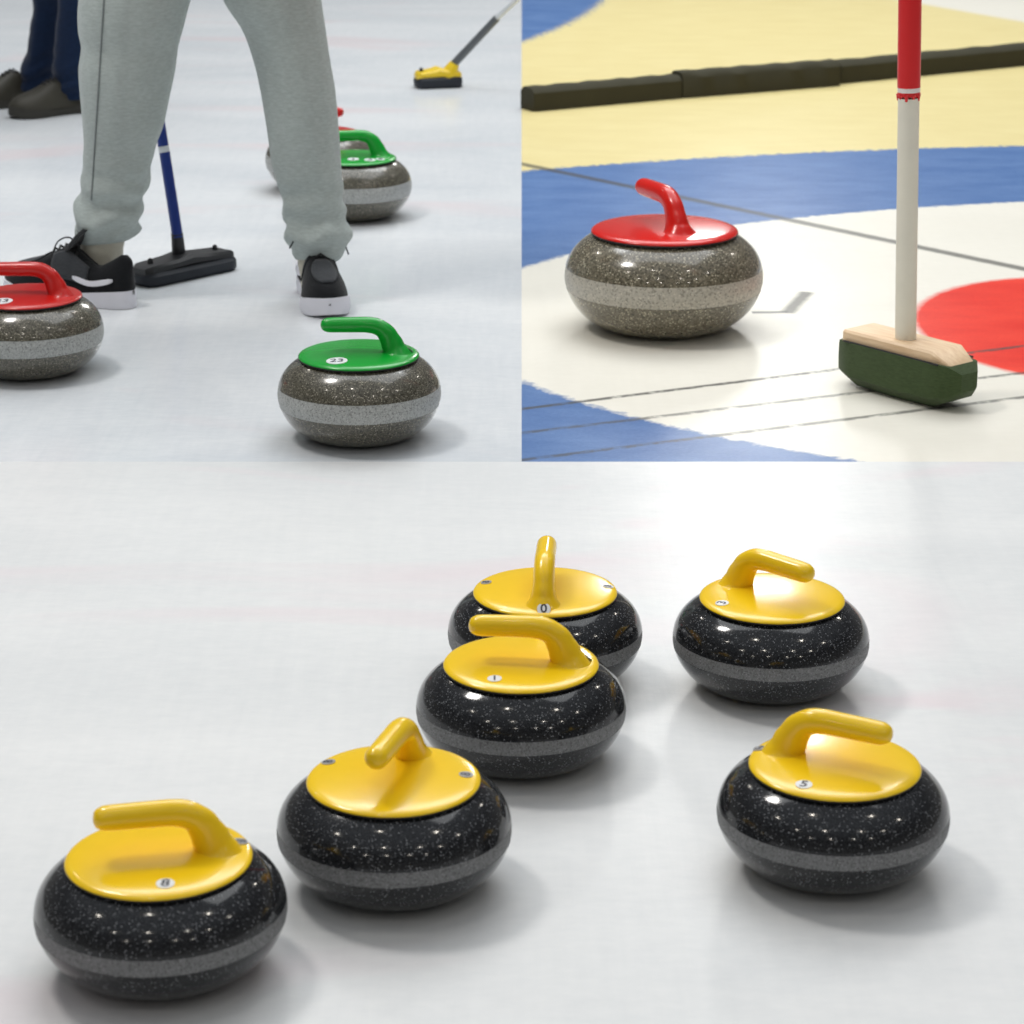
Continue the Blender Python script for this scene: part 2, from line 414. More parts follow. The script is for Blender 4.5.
curling_stone(832.5, 817, D3, BK, 153, 'black curling stone nearest the right edge with number 5 on its yellow cap', [(237, .80, .036, '5', W, -20), (155, .93, .028, '5', G, -60)], .035, gY, .922, 1.12, 0, .965)
BR = (M['gr_brown'], M['band_brown'], M['green'])
BRr = (M['gr_brown'], M['band_brown'], M['red'])
curling_stone(359.6, 400, D1, BR, -3, 'grey-brown curling stone with bright green handle in front of the shoes', [(243, .70, .064, '23', W, 0), (3, .83, .034, '8', G, -70)], .060, None, 1.0, 1.0, 0, .965)
curling_stone(29, 338, D1, BRr, -5, 'grey-brown curling stone with red handle cut by the left edge', [(243, .70, .07, '23', W, 0), (3, .68, .034, '8', G, -70)], .060, None, 1.0, 1.0, 0, .965)
curling_stone(354.5, 190.5, D1, BR, 2, 'blurred green-handled curling stone half hidden behind the right trouser leg', [(-88, .55, .05, '1', W, 0), (-55, .72, .05, '3', W, 0), (-36, .80, .04, '8', W, 0)], .064)
curling_stone(320, 164, D1, BRr, 182, 'farthest red-handled curling stone hidden behind the trouser leg and green stone', [(-40, .6, .04, '3', W, 0)], .064)
curling_stone(663.5, 283, D2, (M['gr_tan'], M['band_tan'], M['scarlet']), -68, 'speckled tan curling stone with scarlet handle on the painted white ring', [], .055, None, .972, 1.0, .07, .92)

# ---------------------------------------------------------------- white broom on the painted ice
M['wood'] = None
t_ = NT('pale_wood'); v_ = t_.coord(); mp_ = t_.n.new('ShaderNodeMapping'); mp_.inputs['Scale'].default_value = (4, 40, 40); t_.l.new(v_, mp_.inputs[0])
t_.set(Base_Color=t_.mix(t_.step(t_.noise(3, 4, .6, mp_.outputs[0]), .3, .7), (.74, .50, .29), (.90, .68, .45)), Roughness=.45); M['wood'] = t_.m
M['green_pad'] = fabric('dark_green_cloth', (.058, .088, .036), .25, 90, .2)
M['pole_white'] = plain('worn_white_paint', (.84, .80, .68), .5, var=.08, scale=14)
M['pole_red'] = plain('red_paint', (.70, .010, .012), .3, var=.05, scale=14)
M['stripe'] = plain('white_tape', (.85, .78, .74), .4)
def prism_x(bm, secs):
    """secs: (x, [(y,z)...]) loops skinned along x"""
    skin_rings(bm, [cring(bm, [(x, y, z) for y, z in s]) for x, s in secs])
A = gp(836, 381); B = gp(962, 416)                 # head's ends on the ice
ax = (B - A); ax.z = 0
mid = gp(905, 395)
hd = thing('curling_broom', 'long white and red broom with wooden block and dark green pad', 'broom', mid, math.atan2(ax.y, ax.x))
K = .21
def oct(hw, z0, z1, c):
    return [(-hw + c, z0), (hw - c, z0), (hw, z0 + c * 1.0), (hw, z1), (-hw, z1), (-hw, z0 + c * 1.0)]
HL = .118; HW = .050
bm = bmesh.new()
zb = .004
secs = []
for x, hw, za, zt, c in ((-HL - .036, .022, .040, .050, .005), (-HL - .018, .040, .022, .064, .010), (-HL + .022, HW, .004, .066, .020), (0, HW, .0, .066, .022), (HL - .022, HW, .004, .066, .020), (HL + .018, .040, .022, .064, .010), (HL + .036, .022, .040, .050, .005)):
    secs.append((x, oct(hw, za, zt + .024, c)))
prism_x(bm, secs)
build('pad', bm, M['green_pad'], hd, 35)
bm = bmesh.new(); wt = .022
def rect(hw, z0, z1, c=.004):
    return [(-hw, z0), (hw, z0), (hw, z1 - c), (hw - c, z1), (-hw + c, z1), (-hw, z1 - c)]
prism_x(bm, [(-HL - .018, rect(.030, .080, .087, .002)), (-HL - .014, rect(.034, .080, .090, .003)), (-HL - .006, rect(.044, .088, .088 + wt)), (HL - .022, rect(.044, .088, .088 + wt)), (HL + .014, rect(.034, .080, .090, .003)), (HL + .018, rect(.030, .080, .087, .002))])
build('wooden_block', bm, M['wood'], hd, 35)
bm = bmesh.new(); tube(bm, [(-HL, HW - .002, .090), (HL, HW - .002, .090)], .0022, 8); tube(bm, [(-HL, -HW + .002, .090), (HL, -HW + .002, .090)], .0022, 8)
build('pad_seam', bm, M['seam'], hd, 40)
Yb = mid.y
base = yp(905.5, 340, Yb); top = yp(910, 0, Yb); upv = (top - base)
full = base + upv * 2.05
hd_inv = (Matrix.Translation(mid) @ Matrix.Rotation(math.atan2(ax.y, ax.x), 4, 'Z')).inverted()
def onpole(t): return hd_inv @ (base + upv * t)
def ypx(y): return (340 - y) / 340.0
pw = .0195
bm = bmesh.new(); tube(bm, [onpole(-.02), onpole(ypx(95))], [pw * 1.02, pw], 20); build('lower_pole', bm, M['pole_white'], hd, 40)['label'] = 'white painted lower pole'
bm = bmesh.new(); tube(bm, [onpole(ypx(93)), onpole(ypx(89))], [pw * 1.05, pw * 1.05], 20)
# ragged lower edge of the red sleeve
for k in range(9):
    a = 2 * PI * k / 9; q = (onpole(.3) - onpole(0)).normalized(); s1 = q.cross(Vector((0, 1, 0))).normalized(); s2 = q.cross(s1)
    c = onpole(ypx(93)) + (s1 * math.cos(a) + s2 * math.sin(a)) * pw * .96
    tube(bm, [c - q * (.008 if k % 2 else .004), c + q * .004], [pw * .12, pw * .22], 8)
build('ragged_band', bm, M['pole_red'], hd, 40)['label'] = 'ragged red tape edge'
bm = bmesh.new(); tube(bm, [onpole(ypx(89)), onpole(ypx(84.5))], [pw * 1.06, pw * 1.06], 20); build('stripe', bm, M['stripe'], hd, 40)['label'] = 'thin white stripe on the pole'
bm = bmesh.new(); tube(bm, [onpole(ypx(84.5)), onpole(1.9), onpole(1.97), onpole(1.99)], [pw * 1.08, pw * 1.08, pw * .9, pw * .4], 20); build('upper_pole', bm, M['pole_red'], hd, 40)['label'] = 'red painted upper pole'

# ---------------------------------------------------------------- foam dividers
M['foam'] = plain('dark_foam', (.050, .047, .030), .85, .2, var=.15, scale=8)
def divider(p0, p1, label, hts):
    a, b = gp(*p0), gp(*p1); d = (b - a); L = d.length
    t = thing('foam_divider', label, 'divider', a, math.atan2(d.y, d.x), 'dark foam dividers')
    h = hts; wd = .085
    bm = bmesh.new(); secs = []
    n = 14
    for i in range(n + 1):
        x = L * i / n; j = .002 * math.sin(i * 2.3)
        secs.append((x, [(0, 0), (wd, 0), (wd + j, h * .8), (wd * .8, h + j), (wd * .2, h + j), (0 + j, h * .8)]))
    prism_x(bm, secs)
    build('foam_bar', bm, M['foam'], t, 45)
divider((534, 112), (682, 98.5), 'dark foam divider strip left of the kink, ending at the panel seam', .072)
divider((683, 98.5), (840, 86), 'thick dark foam divider strip on the yellow ice above the scarlet stone', .082)
divider((841, 84), (1060, 62.5), 'dark foam divider strip running behind the red pole to the right edge', .072)

# ---------------------------------------------------------------- dark broom behind the legs
M['navy_foam'] = plain('dark_navy_foam', (.010, .014, .022), .6, var=.2, scale=20)
M['blue_pole'] = plain('blue_pole', (.008, .030, .20), .3, var=.05)
M['black_rub'] = plain('black_rubber', (.012, .013, .015), .45)
M['grey_pole'] = plain('grey_pole', (.10, .11, .12), .35)
M['light_pole'] = plain('light_grey_pole', (.62, .65, .68), .35)
M['yellow_head'] = plastic('yellow_broom_plastic', (.80, .56, .015), .35)
def broom(A, B, label, hw, hh, pad_mat, top_mat, poleparts, neck, up=0):
    """A,B ends of the pad on the ice; poleparts: list of (mat, p0, p1, radius, part, label)"""
    d = B - A; d.z = 0; L = d.length / 2; m = (A + B) / 2; m.z = 0
    t = thing('curling_broom', label, 'broom', m, math.atan2(d.y, d.x))
    inv = (Matrix.Translation(m) @ Matrix.Rotation(math.atan2(d.y, d.x), 4, 'Z')).inverted()
    def sec(hw_, z0, z1, c): return [(-hw_ + c, z0), (hw_ - c, z0), (hw_, z0 + c), (hw_, z1 - c), (hw_ - c, z1), (-hw_ + c, z1), (-hw_, z1 - c), (-hw_, z0 + c)]
    bm = bmesh.new()
    prism_x(bm, [(-L, sec(hw * .45, hh * .18, hh * .45, .004)), (-L * .93, sec(hw * .8, hh * .02, hh * .55, .006)), (-L * .8, sec(hw, 0, hh * .6, .008)), (L * .8, sec(hw, 0, hh * .6, .008)), (L * .93, sec(hw * .8, hh * .02, hh * .55, .006)), (L, sec(hw * .45, hh * .18, hh * .45, .004))])
    build('pad', bm, pad_mat, t, 40)
    bm = bmesh.new()
    prism_x(bm, [(-L * .96, sec(hw * .5, hh * .45, hh * .75, .003)), (-L * .86, sec(hw * .8, hh * .5, hh * .86, .005)), (-L * .3, sec(hw * .85, hh * .55, hh * .95, .006)), (0, sec(hw * .85, hh * .55, hh * 1.08, .008)), (L * .3, sec(hw * .85, hh * .55, hh * .95, .006)), (L * .86, sec(hw * .8, hh * .5, hh * .86, .005)), (L * .96, sec(hw * .5, hh * .45, hh * .75, .003))])
    hp = build('head_plate', bm, top_mat, t, 40)
    for s in (-.72, .68): bm = bmesh.new(); cappedtube(bm, (L * s, 0, hh * .7), (L * s, 0, hh * 1.0), .008, .006); build('clip', bm, M['black_rub'], hp, 40)
    for mat, p0, p1, r0, r1, part, lb in poleparts:
        bm = bmesh.new(); tube(bm, [inv @ p0, inv @ (p0.lerp(p1, .5)), inv @ p1], [r0, (r0 + r1) / 2, r1], 18)
        o = build(part, bm, mat, t, 40)
        if lb: o['label'] = lb
    return t
A = gp(138, 287); B = gp(230, 267)
m = (A + B) / 2
p_a = yp(179, 251, m.y); p_b = yp(177, 233, m.y - .01); p_s1 = yp(164.5, 152, m.y + .012); p_s2 = yp(163.3, 146, m.y + .013)
dirp = (p_s2 - p_b).normalized(); p_top = p_b + dirp * 1.22
broom(A, B, 'dark navy broom with blue pole standing behind the grey trouser leg', .042, .054, M['navy_foam'], M['black_rub'],
      [(M['black_rub'], p_a - Vector((0, 0, .02)), p_b, .016, .0135, 'socket', None), (M['blue_pole'], p_b - dirp * .01, p_s1, .0125, .0122, 'pole', None),
       (M['light_pole'], p_s1, p_s2, .0124, .0124, 'stripe', 'white stripe on the blue pole'), (M['blue_pole'], p_s2, p_top, .0122, .0122, 'pole', None)], None)
BROOM_TOP = p_top; BROOM_DIR = dirp
A = gp(415, 88); B = gp(461, 86)
m = (A + B) / 2
q0 = yp(446, 77, m.y); q1 = yp(452, 66, m.y); q2 = yp(497, 18, m.y - .05); q3 = yp(545, -28, m.y - .1)
q4 = q2 + (q3 - q2).normalized() * 1.0
broom(A, B, 'small yellow broom head with dark pad lying far off on the ice', .045, .062, M['navy_foam'], M['yellow_head'],
      [(M['yellow_head'], q0 - Vector((0, 0, .01)), q1 + (q2 - q1) * .06, .034, .017, 'socket', 'yellow socket'), (M['grey_pole'], q1, q2, .0135, .0125, 'pole', 'dark grey lower pole'), (M['light_pole'], q2, q4, .010, .010, 'pole', 'light grey upper pole')], None)

# ---------------------------------------------------------------- people
M['skin'] = plain('skin', (.62, .40, .30), .5, var=.05)
M['sweat'] = fabric('grey_marl_jersey', (.41, .46, .445), .20, 70, .25)
M['cuff'] = fabric('grey_rib_cuff', (.20, .225, .225), .14, 70, .4)
M['jeans'] = fabric('dark_navy_denim', (.006, .016, .045), .3, 60, .2)
M['sock'] = fabric('cream_sock', (.52, .50, .42), .10, 90, .4)
M['jacket'] = fabric('charcoal_jersey', (.06, .065, .075), .2, 60, .2)
M['hair'] = plain('dark_brown_hair', (.03, .02, .014), .7, var=.3, scale=60)
M['eye'] = plain('eye_white', (.8, .8, .78), .2)
M['shoe_black'] = fabric('black_knit_upper', (.010, .011, .013), .35, 120, .5)
M['shoe_grey'] = fabric('grey_mesh_panel', (.05, .054, .06), .25, 120, .4)
M['shoe_white'] = plain('white_rubber_sole', (.74, .74, .80), .5, var=.03)
M['shoe_brown'] = plain('dark_olive_leather', (.035, .032, .022), .6, var=.2)
M['sole_dark'] = plain('dark_sole', (.03, .028, .022), .7)
M['lace'] = plain('black_lace', (.02, .02, .022), .8)
def foot_outline(t, L, Wd):
    """half width along the foot, t 0 heel .. 1 toe"""
    P = [(0, .0), (.015, .16), (.06, .27), (.15, .33), (.30, .31), (.45, .33), (.60, .42), (.72, .48), (.82, .46), (.91, .36), (.97, .20), (1.0, .0)]
    for (a, wa), (b, wb) in zip(P[:-1], P[1:]):
        if t <= b: return Wd * (wa + (wb - wa) * (t - a) / (b - a))
    return 0
def shoe(owner, heel, ang, L, Wd, sole_m, up_m, panel_m, label, low=True):
    N = 22; ts = [.004 + (.992) * (.5 - .5 * math.cos(PI * i / N)) for i in range(N + 1)]
    def bulk(z0f, z1f, wf):
        bm = bmesh.new(); rings = []
        for tt in ts:
            hw = foot_outline(tt, L, Wd) * wf; z0, z1 = z0f(tt), z1f(tt)
            rings.append(cring(bm, [(tt * L, -hw * .94, z0), (tt * L, -hw, z0 * .6 + z1 * .4), (tt * L, -hw * .97, z1), (tt * L, hw * .97, z1), (tt * L, hw, z0 * .6 + z1 * .4), (tt * L, hw * .94, z0)]))
        skin_rings(bm, rings); return bm
    st = .034 if low else .028
    sole_bm = (bulk(lambda q: .001 + max(0, q - .8) ** 2 * .25, lambda q: st + .006 * math.cos(q * PI * 2) + max(0, q - .8) * .03, 1.06))
    # upper: half-rounds along the foot, open and high at the ankle
    bm = bmesh.new(); rings = []
    hp = catmull([(0, .066), (.06, .080), (.15, .066), (.27, .050), (.36, .066), (.45, .086), (.56, .078), (.68, .060), (.8, .050), (.9, .040), (.965, .026), (.99, .008), (1, .002)], 3)
    def hgt(q):
        for (a, za), (b, zb) in zip(hp[:-1], hp[1:]):
            if q <= b: return za + (zb - za) * (q - a) / (b - a)
        return .02
    for tt in ts:
        hw = foot_outline(tt, L, Wd) * .98; h = hgt(tt) * L / .3
        ring = []
        for k in range(15):
            a = PI * k / 14
            cx, cz = math.cos(a), math.sin(a)
            ex = .75 if tt < .55 else .6
            ring.append((tt * L, -hw * math.copysign(abs(cx) ** ex, cx) * (1 - .16 * cz), st - .004 + h * abs(cz) ** .8))
        rings.append(cring(bm, ring))
    skin_rings(bm, rings)
    up = build('shoe', bm, up_m, owner, 60, Vector(heel) - owner.location)
    up.rotation_euler = (0, 0, ang); up['label'] = label
    t = up
    build('sole', sole_bm, sole_m, t, 50)['label'] = 'thick white sole' if low else 'dark sole'
    if panel_m:
        # toe cap / side panel hugging the upper
        for (a0, a1, k0, k1, part, mt, off) in ((.62, .90, 5, 9, 'toe_panel', panel_m, .002), (.30, .56, 1, 5, 'side_panel', panel_m, .002), (.30, .56, 9, 13, 'side_panel', panel_m, .002), (.10, .40, 1, 1.9, 'side_stripe', sole_m, .004), (.10, .40, 12.1, 13, 'side_stripe', sole_m, .004)):
            bm = bmesh.new(); rows = []
            for i in range(11):
                q = a0 + (a1 - a0) * i / 10; hw = foot_outline(q, L, Wd) * .98; h = hgt(q) * L / .3; row = []
                for k in range(9):
                    sh = math.sin(PI * i / 10) ** .5 if part != 'side_panel' else 1
                    kk = (k0 + k1) / 2 + (k1 - k0) / 2 * (k / 4 - 1) * (.35 + .65 * sh)
                    a = PI * kk / 14; cx, cz = math.cos(a), math.sin(a); ex = .75 if q < .55 else .6
                    p = Vector((q * L, -hw * math.copysign(abs(cx) ** ex, cx) * (1 - .16 * cz), st - .004 + h * abs(cz) ** .8))
                    p += Vector((0, -cx, cz)) * off
                    row.append(bm.verts.new(p))
                rows.append(row)
            for r1, r2 in zip(rows[:-1], rows[1:]):
                for k in range(8): bm.faces.new((r1[k], r1[k + 1], r2[k + 1], r2[k]))
            bmesh.ops.recalc_face_normals(bm, faces=bm.faces)
            o = build(part, bm, mt, up, 60)
            sd = o.modifiers.new('thick', 'SOLIDIFY'); sd.thickness = .003; sd.offset = 0
    for i in range(5):
        bm = bmesh.new()
        q = .40 + i * .045; hw = Wd * .15; z = st + hgt(q) * L / .3 - .002
        tube(bm, [(q * L, -hw, z - .008), (q * L + .004, 0, z + .003), (q * L, hw, z - .008)], .0028, 8)
        build('lace', bm, M['lace'], t, 60)
    if low:
        z = st + hgt(.40) * L / .3
        for lp in ([(.40 * L, 0, z), (.43 * L, .02, z + .03), (.47 * L, .05, z + .026), (.50 * L, .065, z - .01)], [(.40 * L, 0, z), (.44 * L, -.02, z + .03), (.50 * L, -.045, z + .034), (.54 * L, -.065, z + .012)]):
            bm = bmesh.new(); tube(bm, catmull(lp, 5), .0018, 6); build('lace', bm, M['lace'], t, 60)
    if low:
        bm = bmesh.new()
        x0 = .37 * L; z = st + .075
        rr = []
        for i, (dx, dz, w_) in enumerate(((.04, 0, .022), (.02, .02, .026), (.0, .042, .028), (-.012, .052, .022))):
            rr.append(cring(bm, [(x0 + dx - .005, -w_, z + dz), (x0 + dx + .005, -w_ * .8, z + dz + .003), (x0 + dx + .009, 0, z + dz + .005), (x0 + dx + .005, w_ * .8, z + dz + .003), (x0 + dx - .005, w_, z + dz), (x0 + dx - .004, 0, z + dz + .002)]))
        skin_rings(bm, rr)
        build('tongue', bm, up_m, t, 60)
    return t
def ring_at(bm, c, hx, hy, n=40, fold=None, seed=0):
    out = []
    for k in range(n):
        a = 2 * PI * k / n
        f = 1 + (fold(a) if fold else 0)
        out.append((c[0] + hx * f * math.cos(a), c[1] + hy * f * math.sin(a), c[2]))
    return cring(bm, out)
def legloft(bm, rows, seed, cuffz):
    """rows bottom to top: (centre, half width, half depth)"""
    Q = catmull([(c[0], c[1], c[2], hx, hy) for c, hx, hy in rows], 6); rings = []
    for x, y, z, hx, hy in Q:
        ring = []
        for k in range(56):
            a = 2 * PI * k / 56
            n1 = noise.noise(Vector((math.cos(a) * 1.3 + seed, math.sin(a) * 1.3, z * 3.2)))
            near = max(0, 1 - abs(z - cuffz - .05) / .16)
            wr = math.sin(z * 105 + 2.2 * math.sin(a + seed) + 3 * noise.noise(Vector((math.cos(a), math.sin(a), z * 6 + seed))))
            long_ = noise.noise(Vector((math.cos(a) * 3 + seed, math.sin(a) * 3, z * 1.2)))
            f = 1 + .05 * n1 + .22 * near * wr * (.5 + .5 * noise.noise(Vector((a, z * 5, seed)))) + .045 * long_
            ring.append((x + hx * f * math.cos(a), y + hy * f * math.sin(a), z + .006 * near * math.sin(2 * a + seed)))
        rings.append(cring(bm, ring))
    skin_rings(bm, rings)
def chain(bm, pts, rads):
    for (a, ra), (b, rb) in zip(list(zip(pts, rads))[:-1], list(zip(pts, rads))[1:]):
        cappedtube(bm, a, b, ra, rb, 16)
def hand(bm, wrist, fdir, palm_n, grip=None, s=1.0):
    f = fdir.normalized(); n = (palm_n - f * palm_n.dot(f)).normalized(); side = f.cross(n)
    pc = wrist + f * .05 * s
    for k in range(4):
        o = (k - 1.5) * .021 * s
        cappedtube(bm, wrist + side * o * .6 + f * .01, wrist + side * o + f * .088 * s, .015 * s, .0125 * s)
        L = (.040, .046, .043, .034)[k] * s; st = wrist + side * o + f * .09 * s
        p1 = st + (f * .75 + n * .65).normalized() * L; p2 = p1 + (f * .0 + n).normalized() * L * .65; p3 = p2 + (-f * .7 + n * .5).normalized() * L * .5
        cappedtube(bm, st, p1, .0105 * s, .0098 * s); cappedtube(bm, p1, p2, .0098 * s, .009 * s); cappedtube(bm, p2, p3, .009 * s, .008 * s)
    st = wrist + side * -.025 * s + f * .02 * s
    p1 = st + (side * -.7 + f * .6 + n * .35).normalized() * .045 * s; p2 = p1 + (f * .7 + n * .8).normalized() * .034 * s
    cappedtube(bm, st, p1, .015 * s, .0125 * s); cappedtube(bm, p1, p2, .0125 * s, .0095 * s)
def person(label, pelvis, ankles, knees, hands, face, pants, shoes_top, s=1.12, jacket=None, pant_rows=None, cuff=None, sock=None):
    """face: unit vector the person looks along"""
    pelvis = Vector(pelvis); face = Vector(face).normalized(); rt = face.cross(Vector((0, 0, 1))).normalized()
    root = thing('person', label, 'person', (pelvis.x, pelvis.y, 0))
    O = Vector((pelvis.x, pelvis.y, 0))
    Lc = lambda p: Vector(p) - O
    chest = pelvis + Vector((0, 0, .36 * s)) + face * .02; neck = pelvis + Vector((0, 0, .53 * s)); head = neck + Vector((0, 0, .155 * s)) + face * .03
    bm = bmesh.new()
    for i, sd in enumerate((1, -1)):
        hip = pelvis + rt * sd * .085 * s + Vector((0, 0, -.04))
        chain(bm, [Lc(hip), Lc(knees[i]), Lc(ankles[i] + Vector((0, 0, .09)))], [.055 * s, .034 * s, .026 * s])
        chain(bm, [Lc(ankles[i] + Vector((0, 0, .09))), Lc(ankles[i] + Vector((0, 0, .045)))], [.026 * s, .026 * s])
        sh = neck + rt * sd * .165 * s + Vector((0, 0, -.05 * s)); el, wr = hands[i][0], hands[i][1]
        chain(bm, [Lc(sh), Lc(el), Lc(wr)], [.047 * s, .038 * s, .026 * s])
        chain(bm, [Lc(neck - Vector((0, 0, .03))), Lc(sh)], [.055 * s, .047 * s])
        hand(bm, Lc(wr), hands[i][2], hands[i][3], s=s)
    for q_ in (-1, 1): chain(bm, [Lc(pelvis + rt * .055 * q_), Lc(pelvis + rt * .045 * q_ + Vector((0, 0, .18))), Lc(chest + rt * .06 * q_)], [.085 * s, .078 * s, .088 * s])
    chain(bm, [Lc(chest), Lc(neck), Lc(head)], [.08 * s, .052 * s, .052 * s])
    # head: cranium, jaw, nose, ears, brow
    hc = Lc(head)
    m = Matrix.Translation(hc + Vector((0, 0, .02))) @ Matrix(((rt.x, face.x, 0, 0), (rt.y, face.y, 0, 0), (0, 0, 1, 0), (0, 0, 0, 1)))
    bmesh.ops.create_uvsphere(bm, u_segments=24, v_segments=16, radius=1, matrix=m @ Matrix.Diagonal((.076 * s, .096 * s, .105 * s, 1)))
    bmesh.ops.create_uvsphere(bm, u_segments=20, v_segments=12, radius=1, matrix=m @ Matrix.Translation((0, .025 * s, -.065 * s)) @ Matrix.Diagonal((.055 * s, .062 * s, .058 * s, 1)))
    bmesh.ops.create_uvsphere(bm, u_segments=12, v_segments=8, radius=1, matrix=m @ Matrix.Translation((0, .100 * s, -.025 * s)) @ Matrix.Diagonal((.014 * s, .020 * s, .026 * s, 1)))
    bmesh.ops.create_uvsphere(bm, u_segments=12, v_segments=8, radius=1, matrix=m @ Matrix.Translation((0, .083 * s, -.068 * s)) @ Matrix.Diagonal((.024 * s, .010 * s, .009 * s, 1)))
    for sd in (-1, 1):
        bmesh.ops.create_uvsphere(bm, u_segments=12, v_segments=8, radius=1, matrix=m @ Matrix.Translation((sd * .079 * s, 0, -.01 * s)) @ Matrix.Diagonal((.012 * s, .018 * s, .032 * s, 1)))
    body = build('body', bm, M['skin'], root); remesh(body, .0075, 4)
    for sd in (-1, 1):
        bm = bmesh.new(); bmesh.ops.create_uvsphere(bm, u_segments=12, v_segments=8, radius=.0125 * s, matrix=m @ Matrix.Translation((sd * .032 * s, .083 * s, .004 * s)))
        eo = build('eye', bm, M['eye'], root)
        bm = bmesh.new(); bmesh.ops.create_uvsphere(bm, u_segments=12, v_segments=8, radius=.0075 * s, matrix=m @ Matrix.Translation((sd * .032 * s, .0895 * s, .004 * s)))
        build('iris', bm, M['hair'], eo)
    bm = bmesh.new()
    bmesh.ops.create_uvsphere(bm, u_segments=24, v_segments=16, radius=1, matrix=m @ Matrix.Translation((0, -.012 * s, .025 * s)) @ Matrix.Diagonal((.085 * s, .100 * s, .108 * s, 1)))
    mi = m.inverted()
    kill = [v for v in bm.verts if (mi @ v.co).z < -.05 * s or ((mi @ v.co).y > .055 * s and (mi @ v.co).z < .06 * s)]
    bmesh.ops.delete(bm, geom=kill, context='VERTS')
    h = build('hair', bm, M['hair'], root); sd_ = h.modifiers.new('thick', 'SOLIDIFY'); sd_.thickness = .012
    # trousers
    bm = bmesh.new()
    for i in range(2):
        legloft(bm, [(Lc(c), hx, hy) for c, hx, hy in pant_rows[i]], 3.1 + i * 2.7, pant_rows[i][0][0].z)
    pl = Lc(pelvis)
    rr = []
    for dz, hx, hy in ((-.14, .13, .10), (-.09, .175, .135), (-.03, .18, .14), (.05, .165, .13), (.11, .155, .12)):
        rr.append(ring_at(bm, (pl.x, pl.y, pl.z + dz * s), hx * s, hy * s))
    skin_rings(bm, rr)
    tr = build('trousers', bm, pants, root); remesh(tr, .0065, 2)
    # jacket
    bm = bmesh.new(); rr = []
    for dz, hx, hy in ((-.02, .175, .135), (.06, .17, .13), (.2, .17, .13), (.34, .19, .135), (.44, .18, .12), (.51, .10, .085), (.545, .065, .065)):
        ring = []
        for k in range(40):
            a = 2 * PI * k / 40; f = 1 + .03 * noise.noise(Vector((math.cos(a) * 2, math.sin(a) * 2, dz * 8)))
            ring.append(Vector((pl.x, pl.y, pl.z + dz * s)) + (rt * math.cos(a) * hx + face * math.sin(a) * hy) * s * f)
        rr.append(cring(bm, ring))
    skin_rings(bm, rr)
    for i, sd in enumerate((1, -1)):
        sh = neck + rt * sd * .165 * s + Vector((0, 0, -.05 * s)); el, wr = hands[i][0], hands[i][1]
        e2 = wr + (el - wr).normalized() * .02
        chain(bm, [Lc(sh), Lc(el), Lc(e2)], [.066 * s, .053 * s, .038 * s])
    for sd in (1, -1): chain(bm, [Lc(neck + Vector((0, 0, -.035 * s))), Lc(neck + rt * sd * .165 * s + Vector((0, 0, -.05 * s)))], [.075 * s, .066 * s])
    jk = build('jacket', bm, jacket, root); remesh(jk, .008, 3)
    return root
# --- person in grey sweatpants, facing the viewer
YL, YR = gp(103, 300).y + .03, gp(318, 300).y
def row(y, xl, xr, Y, dep=.95):
    c = yp((xl + xr) / 2, y, Y); hx = (yp(xr, y, Y).x - yp(xl, y, Y).x) / 2
    return (c, hx, hx * dep)
YH = (YL + YR) / 2 + .02
def mixY(a, t): return a + (YH - a) * t
Lr = [row(241, 79, 127, YL), row(236, 76, 133, YL), row(226, 75, 141, YL), row(205, 75, 141, YL), row(190, 80, 147, YL), row(150, 83, 154, YL), row(128, 82, 162, YL), row(100, 79, 168, mixY(YL, .2)), row(70, 77, 174, mixY(YL, .3)), row(48, 80, 177, mixY(YL, .4)), row(30, 77, 182, mixY(YL, .6)), row(0, 78, 190, mixY(YL, .8)), row(-35, 88, 200, YH, .9), row(-70, 98, 204, YH, .9)]
Rr = [row(259, 296, 337, YR), row(252, 291, 344, YR), row(240, 287, 351, YR), row(226, 285, 350, YR), row(208, 283, 345, YR), row(190, 280, 343, YR), row(165, 272, 341, YR), row(130, 267, 338, YR), row(90, 260, 334, mixY(YR, .2)), row(60, 253, 329, mixY(YR, .4)), row(30, 242, 325, mixY(YR, .6)), row(0, 223, 321, mixY(YR, .8)), row(-35, 212, 316, YH, .9), row(-70, 204, 308, YH, .9)]
pel = yp(203, -115, YH); pel = Vector((pel.x, pel.y, .88))
anL = gp(101, 298); anL = Vector((anL.x, YL, .03)); anR = gp(317, 302); anR = Vector((anR.x, YR, .03))
knL = Lr[9][0].copy(); knR = Rr[9][0].copy()
sh_z = pel.z + .48 * 1.12
grip = BROOM_TOP - BROOM_DIR * .33
wrL = grip + Vector((-.06, -.065, .02)); fd = Vector((.6, .55, -.1)); 
hands = [(Vector((pel.x - .30, pel.y + .02, 1.16)), wrL, Vector((.9, .75, 0)), Vector((.5, .6, -.3))),
         (Vector((pel.x + .31, pel.y - .02, 1.13)), Vector((pel.x + .30, pel.y - .13, .89)), Vector((0, -.1, -1)), Vector((-1, 0, 0)))]
p1 = person('person in grey sweatpants standing with legs apart beside a blue-poled broom', pel, [anL, anR], [knL, knR], hands, (0.0, -1, 0), M['sweat'], None, 1.12, M['jacket'], [Lr, Rr])
def surf_line(name, target, root, pix, mat, r):
    dg = bpy.context.evaluated_depsgraph_get(); ev = target.evaluated_get(dg); pts = []
    for x, y in pix:
        o0 = cam.location - root.location; d = (yp(x, y, 5.0) - cam.location).normalized()
        ok, hit, n_, _ = ev.ray_cast(o0, d)
        if ok: pts.append(hit + n_ * r * .2)
    if len(pts) > 3:
        bm = bmesh.new(); tube(bm, pts, r, 6); return build(name, bm, mat, root)
bpy.context.view_layer.update()
